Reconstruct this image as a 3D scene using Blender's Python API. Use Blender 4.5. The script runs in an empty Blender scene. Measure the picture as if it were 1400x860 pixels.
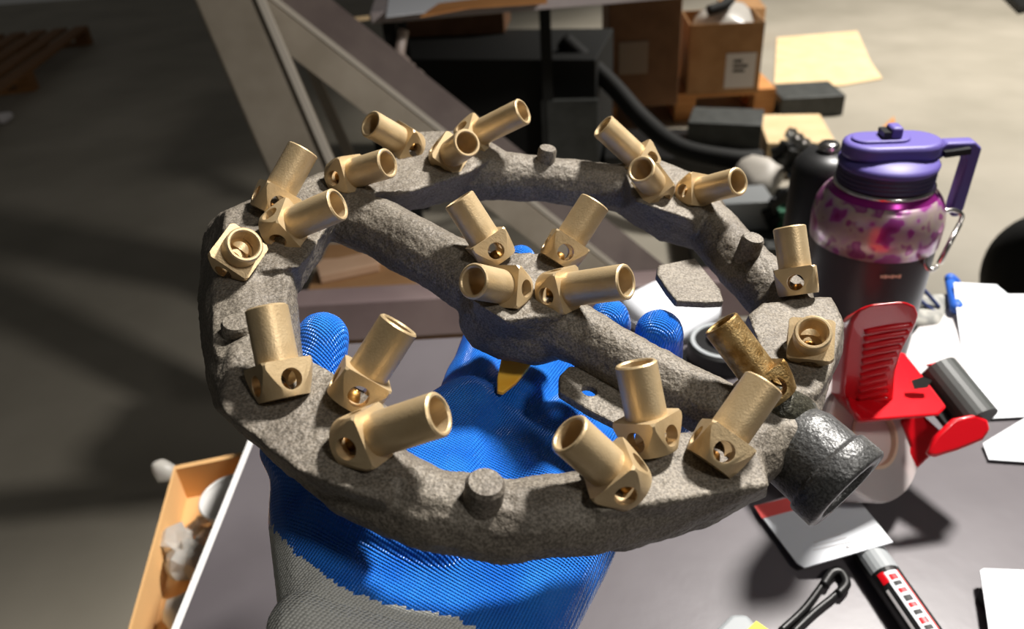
import bpy, bmesh, math, random
from mathutils import Vector, Matrix, noise
random.seed(7)
PI = math.pi
S = bpy.context.scene
COL = S.collection

# ------------------------------------------------------------------ camera
F = 1050.0                      # focal length in pixels of the 1400 px wide frame
CAMH = 0.40                     # height over the desk top (z = 0); the floor is z = -0.75
FLOOR = -0.75
n_ = Vector((0.0613, 0.8416, 0.5364)).normalized()      # gravity seen from the camera (x right, y down, z ahead)
U_ = -n_
Yv = Vector((0, 0, 1)); Yv = (Yv - U_ * Yv.dot(U_)).normalized()
Xv = Yv.cross(U_)
Mw = Matrix((Xv, Yv, U_))       # camera frame -> world
CAM = Vector((0, 0, CAMH))
cam_d = bpy.data.cameras.new('camera'); cam = bpy.data.objects.new('camera', cam_d); COL.objects.link(cam)
Rc = Mw @ Matrix(((1, 0, 0), (0, -1, 0), (0, 0, -1)))
cam.matrix_world = Matrix.Translation(CAM) @ Rc.to_4x4()
cam_d.sensor_width = 36; cam_d.lens = 36 * F / 1400; cam_d.clip_start = 0.01; cam_d.clip_end = 100
cam_d.dof.use_dof = True; cam_d.dof.focus_distance = 0.275; cam_d.dof.aperture_fstop = 13.0
S.camera = cam

# ------------------------------------------------------------------ world, lights, exposure
w = bpy.data.worlds.new('world'); S.world = w; w.use_nodes = True
bg = w.node_tree.nodes['Background']; bg.inputs[0].default_value = (0.95, 0.92, 0.86, 1); bg.inputs[1].default_value = 0.05
def spot(name, loc, target, power, size, angle, blend, color):
    d = bpy.data.lights.new(name, 'SPOT'); d.energy = power; d.shadow_soft_size = size
    d.spot_size = math.radians(angle); d.spot_blend = blend; d.color = color
    o = bpy.data.objects.new(name, d); COL.objects.link(o); o.location = loc
    o.rotation_euler = (Vector(target) - Vector(loc)).to_track_quat('-Z', 'Y').to_euler()
    return o
spot('bench_lamp', (0.58, 0.68, 1.12), (0.24, 0.32, 0.1), 150, 0.07, 74, 0.6, (1.0, 0.96, 0.91))
spot('front_fill', (0.50, -0.25, 0.95), (0.06, 0.24, 0.2), 12, 0.07, 46, 0.8, (1.0, 0.96, 0.91))  # added fill light for the glove and the ring's front faces
spot('rack_fill', (1.1, 0.7, 0.9), (0.05, 1.42, -0.05), 75, 0.08, 62, 0.6, (1.0, 0.95, 0.90))  # added light that brightens the rack, its rail and the carton behind
spot('aisle_lamp', (2.8, 3.6, 2.7), (2.6, 3.5, -0.75), 1150, 0.2, 92, 0.6, (1.0, 0.95, 0.88))
S.view_settings.view_transform = 'Standard'; S.view_settings.look = 'None'
S.view_settings.gamma = 1; S.view_settings.use_curve_mapping = False; S.view_settings.exposure = 0.0

# ------------------------------------------------------------------ placing helpers
def C(px, py, Z):               # point on the sight line of a photograph pixel, Z metres ahead
    return CAM + Mw @ Vector(((px - 700) * Z / F, (py - 430) * Z / F, Z))
def G(px, py, z=0.0):           # point of that sight line at world height z
    r = Mw @ Vector(((px - 700) / F, (py - 430) / F, 1))
    return CAM + r * ((z - CAMH) / r.z)
def cyc(px, py): return Mw @ Vector(((px - 700) / F, (py - 430) / F, 1))
# burner plane: origin, normal towards the viewer, two axes
BO = CAM + Mw @ Vector((0.0055, -0.0178, 0.2946))
BN = (Mw @ Vector((0.1265, -0.7775, -0.616))).normalized()
BX = (Mw @ Vector((1, 0, 0))); BX = (BX - BN * BX.dot(BN)).normalized(); BY = BN.cross(BX)
def B(px, py, wmm=0.0):         # point of the sight line in the plane lying wmm above the burner plane
    r = cyc(px, py)
    return CAM + r * ((BO + BN * wmm * 0.001 - CAM).dot(BN) / r.dot(BN))

# ------------------------------------------------------------------ materials
def lin(c): return tuple(((v / 255) / 12.92 if v / 255 <= 0.04045 else ((v / 255 + 0.055) / 1.055) ** 2.4) for v in c) + (1,)
def mat(name, rgb, rough=0.6, metal=0.0, rgb2=None, scale=30, bump=0.0, bscale=None, detail=5, spec=0.5, trans=0.0, ior=1.45, alpha=1.0, coat=0.0, emit=None, lo=0.35, hi=0.65, bdist=0.001):
    m = bpy.data.materials.new(name); m.use_nodes = True
    nt = m.node_tree; b = nt.nodes['Principled BSDF']
    b.inputs['Base Color'].default_value = lin(rgb); b.inputs['Roughness'].default_value = rough
    b.inputs['Metallic'].default_value = metal; b.inputs['Specular IOR Level'].default_value = spec
    b.inputs['Transmission Weight'].default_value = trans; b.inputs['IOR'].default_value = ior
    b.inputs['Alpha'].default_value = alpha; b.inputs['Coat Weight'].default_value = coat
    tc = nt.nodes.new('ShaderNodeTexCoord')
    if rgb2 is not None:
        nz = nt.nodes.new('ShaderNodeTexNoise'); nz.inputs['Scale'].default_value = scale; nz.inputs['Detail'].default_value = detail
        nt.links.new(tc.outputs['Object'], nz.inputs['Vector'])
        r = nt.nodes.new('ShaderNodeValToRGB'); r.color_ramp.elements[0].position = lo; r.color_ramp.elements[1].position = hi
        r.color_ramp.elements[0].color = lin(rgb); r.color_ramp.elements[1].color = lin(rgb2)
        nt.links.new(nz.outputs['Fac'], r.inputs['Fac']); nt.links.new(r.outputs['Color'], b.inputs['Base Color'])
    if bump:
        nz = nt.nodes.new('ShaderNodeTexNoise'); nz.inputs['Scale'].default_value = bscale or scale * 4; nz.inputs['Detail'].default_value = 4
        nt.links.new(tc.outputs['Object'], nz.inputs['Vector'])
        bp = nt.nodes.new('ShaderNodeBump'); bp.inputs['Strength'].default_value = bump; bp.inputs['Distance'].default_value = bdist
        nt.links.new(nz.outputs['Fac'], bp.inputs['Height']); nt.links.new(bp.outputs['Normal'], b.inputs['Normal'])
    return m
def glove_mat(name, rgb, rgb2, rough, pitch, strength, knit=False, spec=0.6):
    m = mat(name, rgb, rough, 0, rgb2, 60, spec=spec); nt = m.node_tree; b = nt.nodes['Principled BSDF']
    uv = nt.nodes.new('ShaderNodeTexCoord')
    mp = nt.nodes.new('ShaderNodeMapping'); mp.inputs['Rotation'].default_value = (0, 0, 0.45); nt.links.new(uv.outputs['UV'], mp.inputs['Vector'])
    mp.inputs['Scale'].default_value = (pitch, pitch * (1.7 if knit else 1.0), 1)
    vo = nt.nodes.new('ShaderNodeTexVoronoi'); vo.voronoi_dimensions = '2D'; vo.inputs['Scale'].default_value = 1; vo.inputs['Randomness'].default_value = 0.25 if knit else 0.06
    nt.links.new(mp.outputs['Vector'], vo.inputs['Vector'])
    bp = nt.nodes.new('ShaderNodeBump'); bp.inputs['Strength'].default_value = strength; bp.inputs['Distance'].default_value = 0.0011; bp.invert = True
    nt.links.new(vo.outputs['Distance'], bp.inputs['Height']); nt.links.new(bp.outputs['Normal'], b.inputs['Normal'])
    if knit:
        r = nt.nodes.new('ShaderNodeValToRGB'); r.color_ramp.elements[0].position = 0.4; r.color_ramp.elements[1].position = 0.85
        r.color_ramp.elements[0].color = lin(rgb2); r.color_ramp.elements[1].color = lin(tuple(int(c * .68) for c in rgb))
        nt.links.new(vo.outputs['Distance'], r.inputs['Fac']); nt.links.new(r.outputs['Color'], b.inputs['Base Color'])
    return m
def wood_mat(name, a, c, scale=3, rough=0.7):
    m = mat(name, a, rough); nt = m.node_tree; b = nt.nodes['Principled BSDF']
    tc = nt.nodes.new('ShaderNodeTexCoord'); mp = nt.nodes.new('ShaderNodeMapping'); mp.inputs['Scale'].default_value = (2, 14, 14)
    nz = nt.nodes.new('ShaderNodeTexNoise'); nz.inputs['Scale'].default_value = scale; nz.inputs['Detail'].default_value = 6
    r = nt.nodes.new('ShaderNodeValToRGB'); r.color_ramp.elements[0].position = .3; r.color_ramp.elements[1].position = .7
    r.color_ramp.elements[0].color = lin(a); r.color_ramp.elements[1].color = lin(c)
    nt.links.new(tc.outputs['Object'], mp.inputs['Vector']); nt.links.new(mp.outputs['Vector'], nz.inputs['Vector'])
    nt.links.new(nz.outputs['Fac'], r.inputs['Fac']); nt.links.new(r.outputs['Color'], b.inputs['Base Color'])
    return m

def iron_mat(name, a, c, dark, rough, sc=1.0, metal=0.35):
    m = mat(name, a, rough, metal); nt = m.node_tree; b = nt.nodes['Principled BSDF']
    tc = nt.nodes.new('ShaderNodeTexCoord')
    def nz(s, d):
        x = nt.nodes.new('ShaderNodeTexNoise'); x.inputs['Scale'].default_value = s; x.inputs['Detail'].default_value = d
        nt.links.new(tc.outputs['Object'], x.inputs['Vector']); return x
    def ramp(src, p0, p1, c0, c1):
        r = nt.nodes.new('ShaderNodeValToRGB'); r.color_ramp.elements[0].position = p0; r.color_ramp.elements[1].position = p1
        r.color_ramp.elements[0].color = c0; r.color_ramp.elements[1].color = c1; nt.links.new(src, r.inputs['Fac']); return r
    base = ramp(nz(45, 6).outputs['Fac'], .32, .68, lin(a), lin(c))
    sp = ramp(nz(1300, 3).outputs['Fac'], .38, .62, lin(dark), (1, 1, 1, 1))
    mx = nt.nodes.new('ShaderNodeMix'); mx.data_type = 'RGBA'; mx.blend_type = 'MULTIPLY'; mx.inputs['Factor'].default_value = .6
    nt.links.new(base.outputs['Color'], mx.inputs[6]); nt.links.new(sp.outputs['Color'], mx.inputs[7])
    nt.links.new(mx.outputs[2], b.inputs['Base Color'])
    b1 = nt.nodes.new('ShaderNodeBump'); b1.inputs['Strength'].default_value = .55; b1.inputs['Distance'].default_value = .0006 * sc
    nt.links.new(nz(900, 3).outputs['Fac'], b1.inputs['Height'])
    b2 = nt.nodes.new('ShaderNodeBump'); b2.inputs['Strength'].default_value = .4; b2.inputs['Distance'].default_value = .0016 * sc
    nt.links.new(nz(420, 3).outputs['Fac'], b2.inputs['Height']); nt.links.new(b1.outputs['Normal'], b2.inputs['Normal'])
    nt.links.new(b2.outputs['Normal'], b.inputs['Normal'])
    return m
M_IRON = iron_mat('cast_iron', (112, 104, 93), (136, 128, 115), (100, 93, 83), 0.6, 1.0, 0.15)
M_IRON2 = iron_mat('dark_iron', (84, 84, 84), (108, 108, 106), (80, 78, 70), 0.4, .7)
M_STAIN = iron_mat('oiled_iron', (52, 50, 38), (80, 78, 66), (40, 38, 20), 0.35, 1.2)
M_BRASS = mat('blasted_brass', (204, 181, 142), 0.42, 0.5, (186, 161, 121), 90, 0.35, 1500, bdist=.00025)
M_BRASS2 = mat('stained_brass', (128, 98, 52), 0.45, 0.8, (168, 142, 96), 220, 0.6, 1400, lo=.4, hi=.6, bdist=.0004)
M_JET = mat('jet_brass', (150, 112, 60), 0.4, 0.9)
M_BLUE = glove_mat('blue_rubber_coating', (30, 104, 212), (44, 126, 228), 0.24, 1020, 1.0)
M_KNIT = glove_mat('grey_knit', (200, 200, 192), (228, 228, 220), 0.9, 900, .7, knit=True, spec=.15)
M_YELLOW = mat('yellow_orange_flap', (255, 205, 84), 0.4, 0, (250, 176, 44), 60)
M_DESK = mat('desk_laminate', (88, 83, 86), 0.36, 0, (98, 93, 96), 9, 0.12, 60, spec=.7)
M_WHITE = mat('white_edge', (232, 230, 228), 0.45)
M_FLOOR = mat('concrete_floor', (146, 140, 126), 0.6, 0, (166, 159, 145), 2.2, 0.15, 40, lo=.3, hi=.7, bdist=.002)
M_STEEL = mat('painted_steel', (150, 140, 124), 0.5, 0.15, (166, 156, 140), 12, .1, 60)
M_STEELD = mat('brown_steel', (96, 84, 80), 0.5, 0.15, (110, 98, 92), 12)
M_MAUVE = mat('mauve_board', (136, 118, 118), 0.5, 0, (152, 134, 132), 10)
M_CARD = mat('brown_cardboard', (150, 112, 74), 0.85, 0, (164, 126, 86), 14)
M_CARDL = mat('pale_cardboard', (222, 192, 146), 0.85, 0, (232, 204, 160), 10)
M_CARDD = mat('dark_cardboard', (112, 78, 52), 0.85, 0, (126, 90, 62), 14)
M_WOOD = wood_mat('pallet_wood', (176, 116, 62), (206, 148, 88))
M_WOODD = wood_mat('dim_pallet_wood', (112, 76, 40), (140, 98, 54))  # darker copy of the pallet wood, dim light put into its colour
M_BLACK = mat('black_plastic', (20, 20, 20), 0.4, 0, (30, 30, 30), 20)
M_BLACK2 = mat('matt_black', (14, 15, 13), 0.75)
M_DGREY = mat('dark_grey_plastic', (58, 60, 58), 0.5, 0, (72, 74, 72), 20)
M_GREY = mat('grey_plastic', (150, 154, 156), 0.5)
M_PAPER = mat('white_paper', (222, 225, 230), 0.7)
M_LABEL = mat('paper_label', (196, 192, 192), 0.7)
M_RED = mat('red_plastic', (208, 14, 28), 0.28, coat=.3)
M_SALMON = mat('salmon_print', (240, 96, 92), 0.6)
M_PURPLE = mat('violet_plastic', (86, 76, 142), 0.5)
M_PURPLED = mat('dark_violet_plastic', (54, 48, 80), 0.5)
M_GREEN = mat('green_plastic', (40, 110, 80), 0.5)
M_TEAL = mat('blue_plastic', (40, 120, 180), 0.5)
M_POLY = mat('clear_wrap', (232, 228, 220), 0.25, trans=.55, ior=1.3, bump=.6, bscale=60)
M_CUP = mat('white_cup', (226, 224, 220), 0.4)
M_CHROME = mat('polished_metal', (210, 206, 202), 0.2, 1.0)
M_TAPE = mat('clear_tape_roll', (216, 206, 204), 0.22, trans=.35, ior=1.4)
M_CORE = mat('cardboard_core', (214, 186, 160), 0.8)
M_YTAG = mat('yellow_tag', (236, 220, 20), 0.5)
M_INK = mat('black_ink', (40, 38, 38), 0.6)
M_TAN = mat('pink_tan_plank', (196, 160, 130), 0.8, 0, (206, 172, 142), 10)

# bottle body: floral print on the upper band
def bottle_mat():
    m = bpy.data.materials.new('floral_metallic_print'); m.use_nodes = True; nt = m.node_tree; b = nt.nodes['Principled BSDF']
    b.inputs['Metallic'].default_value = .45; b.inputs['Roughness'].default_value = .28
    tc = nt.nodes.new('ShaderNodeTexCoord')
    vo = nt.nodes.new('ShaderNodeTexNoise'); vo.inputs['Scale'].default_value = 52; vo.inputs['Detail'].default_value = 2
    nt.links.new(tc.outputs['Object'], vo.inputs['Vector'])
    r = nt.nodes.new('ShaderNodeValToRGB'); cr = r.color_ramp
    cr.elements[0].position = .36; cr.elements[0].color = lin((132, 40, 110))
    cr.elements[1].position = .72; cr.elements[1].color = lin((206, 70, 40))
    for p, c in ((.44, (150, 66, 140)), (.47, (168, 140, 156)), (.56, (176, 160, 150)), (.60, (140, 66, 124)), (.65, (160, 100, 140))):
        e = cr.elements.new(p); e.color = lin(c)
    nt.links.new(vo.outputs['Fac'], r.inputs['Fac']); nt.links.new(r.outputs['Color'], b.inputs['Base Color'])
    return m
M_FLORAL = bottle_mat()
M_PLUM = mat('plum_metallic', (150, 40, 130), 0.25, .6)
M_BODY = mat('dark_bottle_coating', (52, 48, 50), 0.4, .2)

# ------------------------------------------------------------------ object helpers
def obj(name, bm, m, parent=None, smooth=False, origin=None, kind=None, bevel=0.0, label=None):
    me = bpy.data.meshes.new(name)
    bm.normal_update()
    if parent is not None and origin is None:
        origin = parent.matrix_world.translation if parent.parent is None else (parent.parent.matrix_world.translation + parent.location)
        for v in bm.verts: v.co -= origin
        loc = Vector((0, 0, 0))
    else:
        if origin is None:
            zs = min(v.co.z for v in bm.verts); c = sum((v.co for v in bm.verts), Vector()) / len(bm.verts); origin = Vector((c.x, c.y, zs))
        for v in bm.verts: v.co -= origin
        loc = origin
    bm.to_mesh(me); bm.free()
    for mm in (m if isinstance(m, (list, tuple)) else [m]): me.materials.append(mm)
    if smooth:
        for p in me.polygons: p.use_smooth = True
    o = bpy.data.objects.new(name, me); COL.objects.link(o); o.location = loc
    if parent is not None: o.parent = parent
    if bevel:
        md = o.modifiers.new('bevel', 'BEVEL'); md.width = bevel; md.segments = 3; md.limit_method = 'ANGLE'; md.angle_limit = math.radians(35)
        for p in me.polygons: p.use_smooth = True
        me.set_sharp_from_angle(angle=math.radians(50)) if hasattr(me, 'set_sharp_from_angle') else None
    if kind: o['kind'] = kind
    if label: o['label'] = label
    return o
def tag(o, label, cat, group=None):
    o['label'] = label; o['category'] = cat
    if group: o['group'] = group
    return o
def thing(name, label, cat, loc, group=None):
    o = bpy.data.objects.new(name, None); COL.objects.link(o); o.empty_display_size = .02
    o.location = loc; o.matrix_world = Matrix.Translation(loc); return tag(o, label, cat, group)
def new(): return bmesh.new()
def frame(z, x=None):
    z = Vector(z).normalized(); x = Vector(x) if x is not None else (Vector((1, 0, 0)) if abs(z.x) < .9 else Vector((0, 1, 0)))
    x = (x - z * x.dot(z)).normalized(); return Matrix((x, z.cross(x), z)).transposed()
def box(bm, c, sx, sy, sz, R=None):
    c = Vector(c); R = R or Matrix.Identity(3)
    vs = [bm.verts.new(c + R @ Vector((x * sx / 2, y * sy / 2, z * sz / 2))) for x in (-1, 1) for y in (-1, 1) for z in (-1, 1)]
    for f in ((0, 1, 3, 2), (4, 6, 7, 5), (0, 4, 5, 1), (2, 3, 7, 6), (0, 2, 6, 4), (1, 5, 7, 3)): bm.faces.new([vs[i] for i in f])
    return bm
def bar(bm, a, b, wx, wy, up=(0, 0, 1)):
    a = Vector(a); b = Vector(b); R = frame(b - a, Vector(up).cross(b - a) if Vector(up).cross(b - a).length > 1e-6 else (1, 0, 0))
    return box(bm, (a + b) / 2, wx, wy, (b - a).length, R)
def prism(bm, pts, ext):
    ext = Vector(ext); a = [bm.verts.new(p) for p in pts]; b = [bm.verts.new(Vector(p) + ext) for p in pts]; k = len(pts)
    bm.faces.new(a); bm.faces.new(b[::-1])
    for i in range(k): bm.faces.new((a[i], b[i], b[(i + 1) % k], a[(i + 1) % k]))
    bmesh.ops.recalc_face_normals(bm, faces=bm.faces[:]); return bm
def lathe(bm, prof, c, R=None, seg=40, close=True):
    R = R or Matrix.Identity(3); c = Vector(c); rings = []
    for r, z in prof:
        if r < 1e-7: rings.append([bm.verts.new(c + R @ Vector((0, 0, z)))])
        else: rings.append([bm.verts.new(c + R @ Vector((r * math.cos(2 * PI * i / seg), r * math.sin(2 * PI * i / seg), z))) for i in range(seg)])
    def band(a, b):
        if len(a) == 1 and len(b) == 1: return
        for i in range(seg):
            j = (i + 1) % seg
            if len(a) == 1: bm.faces.new((a[0], b[j], b[i]))
            elif len(b) == 1: bm.faces.new((a[i], a[j], b[0]))
            else: bm.faces.new((a[i], a[j], b[j], b[i]))
    for k in range(len(rings) - 1): band(rings[k], rings[k + 1])
    if close and len(rings[0]) > 1 and len(rings[-1]) > 1: band(rings[-1], rings[0])
    return bm
def tube(bm, pts, r, seg=12, cap=True):
    pts = [Vector(p) for p in pts]; rings = []; x = None
    for i, p in enumerate(pts):
        t = (pts[min(i + 1, len(pts) - 1)] - pts[max(i - 1, 0)]).normalized()
        R = frame(t, x) if x is not None else frame(t); x = R.col[0]
        rr = r[i] if isinstance(r, (list, tuple)) else r
        rings.append([bm.verts.new(p + R @ Vector((rr * math.cos(2 * PI * k / seg), rr * math.sin(2 * PI * k / seg), 0))) for k in range(seg)])
    for a, b in zip(rings, rings[1:]):
        for k in range(seg): bm.faces.new((a[k], a[(k + 1) % seg], b[(k + 1) % seg], b[k]))
    if cap: bm.faces.new(rings[0][::-1]); bm.faces.new(rings[-1])
    return bm
def smooth_path(pts, n=8, closed=False):
    pts = [Vector(p) for p in pts]; out = []; k = len(pts)
    for i in range(k if closed else k - 1):
        g = lambda j: pts[j % k] if closed else pts[max(0, min(k - 1, j))]
        p0, p1, p2, p3 = g(i - 1), g(i), g(i + 1), g(i + 2)
        for s in range(n):
            t = s / n
            out.append(.5 * ((2 * p1) + (p2 - p0) * t + (2 * p0 - 5 * p1 + 4 * p2 - p3) * t * t + (3 * p1 - p0 - 3 * p2 + p3) * t ** 3))
    if not closed: out.append(pts[-1])
    return out
def hull(bm, pts):
    vs = [bm.verts.new(p) for p in pts]
    r = bmesh.ops.convex_hull(bm, input=vs)
    bmesh.ops.delete(bm, geom=[v for v in vs if v.is_valid and not v.link_faces], context='VERTS')
    return bm
ICO = [v.co.copy() for v in (lambda b: (bmesh.ops.create_icosphere(b, subdivisions=2, radius=1), b)[1])(bmesh.new()).verts]
def balls(bm, spheres):          # convex hull of spheres (centre, radius)
    tmp = new(); hull(tmp, [Vector(c) + v * r for c, r in spheres for v in ICO])
    bmesh.ops.recalc_face_normals(tmp, faces=tmp.faces[:])
    me = bpy.data.meshes.new('t'); tmp.to_mesh(me); tmp.free(); bm.from_mesh(me); bpy.data.meshes.remove(me); return bm
def hullin(bm, pts):
    tmp = new(); hull(tmp, pts); bmesh.ops.recalc_face_normals(tmp, faces=tmp.faces[:])
    me = bpy.data.meshes.new('t'); tmp.to_mesh(me); tmp.free(); bm.from_mesh(me); bpy.data.meshes.remove(me); return bm
def chain(bm, pr):
    for a, b in zip(pr, pr[1:]): balls(bm, [a, b])
def bake(o):
    dg = bpy.context.evaluated_depsgraph_get(); dg.update()
    me = bpy.data.meshes.new_from_object(o.evaluated_get(dg)); o.modifiers.clear(); o.data = me; return o
def remesh(o, vox, its, fac=.5):
    md = o.modifiers.new('r', 'REMESH'); md.mode = 'VOXEL'; md.voxel_size = vox; md.use_smooth_shade = True
    sm = o.modifiers.new('s', 'SMOOTH'); sm.factor = fac; sm.iterations = its
    bake(o)
    for p in o.data.polygons: p.use_smooth = True

# ================================================================== SETTING
bm = new(); prism(bm, [Vector((-6, -3, FLOOR)), Vector((6, -3, FLOOR)), Vector((6, 8, FLOOR)), Vector((-6, 8, FLOOR))], (0, 0, -.1))
fl = obj('floor', bm, M_FLOOR, origin=Vector((0, 0, FLOOR))); fl['kind'] = 'structure'; fl['label'] = 'worn grey concrete workshop floor'

# ================================================================== DESK
L1, L2 = G(340, 621), G(245, 860); Fa, Fb = G(480, 470), G(1200, 428)
dl = (L1 - L2).normalized(); df = (Fb - Fa).normalized()
def isect(p, d, q, e):
    den = d.x * e.y - d.y * e.x; t = ((q.x - p.x) * e.y - (q.y - p.y) * e.x) / den; return p + d * t
cornL = isect(L2, dl, Fa, df); near = L2 - dl * .45
cornR = cornL + df * 1.25; nearR = near + df * 1.25
t = thing('desk', 'grey laminate workbench top with white edge strip under the held burner', 'desk', Vector(((cornL.x + nearR.x) / 2, (cornL.y + nearR.y) / 2, FLOOR)))
bm = new(); prism(bm, [cornL, cornR, nearR, near], (0, 0, -.03)); obj('desktop', bm, M_DESK, t)
pl = Vector((-dl.y, dl.x, 0)) * .005
pl = pl if pl.dot(df) < 0 else -pl
bm = new(); prism(bm, [cornL, near, near + pl, cornL + pl], (0, 0, -.03)); obj('edge_strip', bm, M_WHITE, t, label='white edge strip')
for p in (cornL, cornR, nearR, near):
    c = (cornL + cornR + nearR + near) / 4; q = p + (c - p) * .12
    bm = new(); box(bm, (q.x, q.y, (FLOOR - .03) / 2), .04, .04, .72); obj('leg', bm, M_STEELD, t)

# ================================================================== STEEL RACK BEHIND
def vert(px, py, Z, z0, z1):
    p = C(px, py, Z); return Vector((p.x, p.y, z0)), Vector((p.x, p.y, z1))
rk0 = C(318, 0, 1.5)
t = thing('steel_rack', 'painted steel rack with upright post and diagonal brace at the left back', 'rack', Vector((rk0.x, rk0.y, FLOOR)))
a, b = Vector((rk0.x, rk0.y, FLOOR)), Vector((rk0.x, rk0.y, 1.2))
R0 = Matrix.Rotation(math.radians(-22), 3, 'Z'); u0, u1 = C(268, -110, 1.5), C(440, 290, 1.5); ud = (u1 - u0).normalized(); u1 = u0 + ud * ((FLOOR - u0.z) / ud.z)
bm = new(); bar(bm, u1, u0, .125, .05, Mw @ Vector((0, 0, 1))); obj('upright', bm, M_STEEL, t, bevel=.008)
sd = ud.cross(Mw @ Vector((0, 0, 1))).normalized(); sd = sd if (Mw.transposed() @ sd).x > 0 else -sd
bm = new(); o_ = sd * .058 - (Mw @ Vector((0, 0, 1))) * .029; bar(bm, u1 + o_, u0 + o_, .016, .008, Mw @ Vector((0, 0, 1))); obj('upright_lit_edge', bm, mat('lit_edge_steel', (196, 188, 174), .45), t, bevel=.002)  # paler strip puts the highlight of the upright's right edge into colour
A0, A1 = C(352, -20, 1.52), C(948, 448, 1.75)
d = (A1 - A0); side = (Mw @ Vector((.62, -.75, 0))); side = (side - d * side.dot(d) / d.dot(d)).normalized(); back = d.cross(side).normalized()
if back.dot(Mw @ Vector((0, 0, 1))) < 0: back = -back
br = new()
prism(br, [A0, A0 - side * .07, A0 - side * .07 + back * .006, A0 + back * .006], d)
obj('brace', br, M_STEEL, t, label='pale flange of the diagonal brace')
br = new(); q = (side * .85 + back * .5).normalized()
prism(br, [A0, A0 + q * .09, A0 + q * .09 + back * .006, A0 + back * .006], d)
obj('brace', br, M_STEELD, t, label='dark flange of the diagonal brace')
br = new(); prism(br, [A0 - side*.006 - back*.003, A0 + side*.004 - back*.003, A0 + side*.006 + back * .004, A0 - side*.006 + back * .004], d)
obj('brace_edge', br, mat('pale_edge', (188, 180, 166), .45), t, label='pale corner of the brace')  # paler strip along the brace corner
bm = new(); bar(bm, C(424, 90, 1.72), C(512, 290, 1.72), .022, .02, Mw @ Vector((0, 0, 1))); obj('rod', bm, mat('pale_steel', (190, 182, 168), .5), t)
a, b = C(462, 29, 1.9), C(505, 24, 1.9)
bm = new(); bar(bm, a, b, .006, .01); obj('hook', bm, M_CARDL, t)
bm = new(); r1, r2 = C(300, 440, 1.22), C(1150, 390, 1.32); bar(bm, r1, r2, .05, .074); obj('lower_rail', bm, M_MAUVE, t, bevel=.004)

# ================================================================== SECOND BENCH (top at the upper edge of the picture)
T0, T1 = C(508, 33, 1.92), C(1075, 1, 1.98); T1.z = T0.z
dt = (T1 - T0).normalized(); pt = Vector((-dt.y, dt.x, 0)) * .6
t = thing('work_table', 'grey topped work table behind the desk along the upper picture edge', 'table', Vector((T0.x + .4, T0.y + .4, FLOOR)))
bm = new(); prism(bm, [T0, T1, T1 + pt, T0 + pt], (0, 0, .028)); obj('tabletop', bm, mat('table_grey', (160, 150, 150), .5, 0, (172, 162, 160), 8), t, bevel=.003)
for p in (T0 + dt * .04 + pt * .9, T0 + dt * .5 + pt * .9, T0 + dt * .04 + pt * .1):
    bm = new(); box(bm, (p.x, p.y, (FLOOR + T0.z) / 2), .035, .035, T0.z - FLOOR); obj('leg', bm, M_BLACK2, t)
zt = T0.z + .028
bm = new(); prism(bm, [G(528, 24, zt), G(612, 14, zt), G(740, 6, zt), G(700, -30, zt), G(536, -30, zt)], (0, 0, .002)); 
tag(obj('paper_sheet', bm, M_PAPER), 'white paper sheet lying on the far work table', 'paper')
bm = new(); prism(bm, [G(575, 24, zt + .002), G(640, 12, zt + .002), G(748, 5, zt+ .002), G(748, -12, zt+ .002), G(600, 6, zt + .002)], (0, 0, .003))
tag(obj('cardboard_strip', bm, M_WOOD), 'thin brown strip lying on the paper of the far work table', 'cardboard')

# box with faces: front polygon in the picture given by bottom-left, bottom-right at floor height
def gbox(name, px0, py0, px1, py1, z, depth, h, m, label, cat, top_open=False, part='body', group=None, lab=None):
    a, b = G(px0, py0, z), G(px1, py1, z); dx = (b - a).normalized(); dy = Vector((-dx.y, dx.x, 0)) * depth
    t = thing(name, label, cat, (a + b) / 2 + dy / 2, group)
    if not top_open:
        bm = new(); prism(bm, [a, b, b + dy, a + dy], (0, 0, h)); obj(part, bm, m, t, bevel=min(.004, h * .1))
    else:
        th = .004; dyn = dy.normalized() * th; dxn = dx * th
        bm = new()
        for q in ([a, b, b + dyn, a + dyn], [a + dy - dyn, b + dy - dyn, b + dy, a + dy], [a, a + dxn, a + dxn + dy, a + dy], [b - dxn, b, b + dy, b - dxn + dy]): prism(bm, q, (0, 0, h))
        prism(bm, [a, b, b + dy, a + dy], (0, 0, .004)); obj(part, bm, m, t)
    return t, a, b, dx, dy

# pallet with slats on floor
def pallet(name, a, dx, dy, label, mt, L, W, n=5):
    t = thing(name, label, 'pallet', a + dx * L / 2 + dy * W / 2)
    for i in range(n):
        bm = new(); o = a + dy * (W - .09) * i / (n - 1)
        prism(bm, [o, o + dx * L, o + dx * L + dy * .09, o + dy * .09], (0, 0, .02))
        for v in bm.verts: v.co.z += .10
        obj('slat', bm, mt, t)
    for f in (0, .5, 1):
        bm = new(); o = a + dx * (L - .09) * f
        prism(bm, [o, o + dx * .09, o + dx * .09 + dy * W, o + dy * W], (0, 0, .02)); obj('runner', bm, mt, t)
        for g in (0, .5, 1):
            bm = new(); p = o + dy * (W - .09) * g + Vector((0, 0, .02)); prism(bm, [p, p + dx * .09, p + dx * .09 + dy * .09, p + dy * .09], (0, 0, .08)); obj('block', bm, mt, t)
    return t
pa = G(925, 166, FLOOR); pb = G(1057, 158, FLOOR); dx = (pb - pa).normalized(); dy = Vector((-dx.y, dx.x, 0))
Lp = .78
pal = pallet('pallet', pb - dx * Lp, dx, dy, 'orange-brown wooden pallet under the cartons beyond the far table', M_WOOD, Lp, .45)
pz = FLOOR + .121
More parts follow.
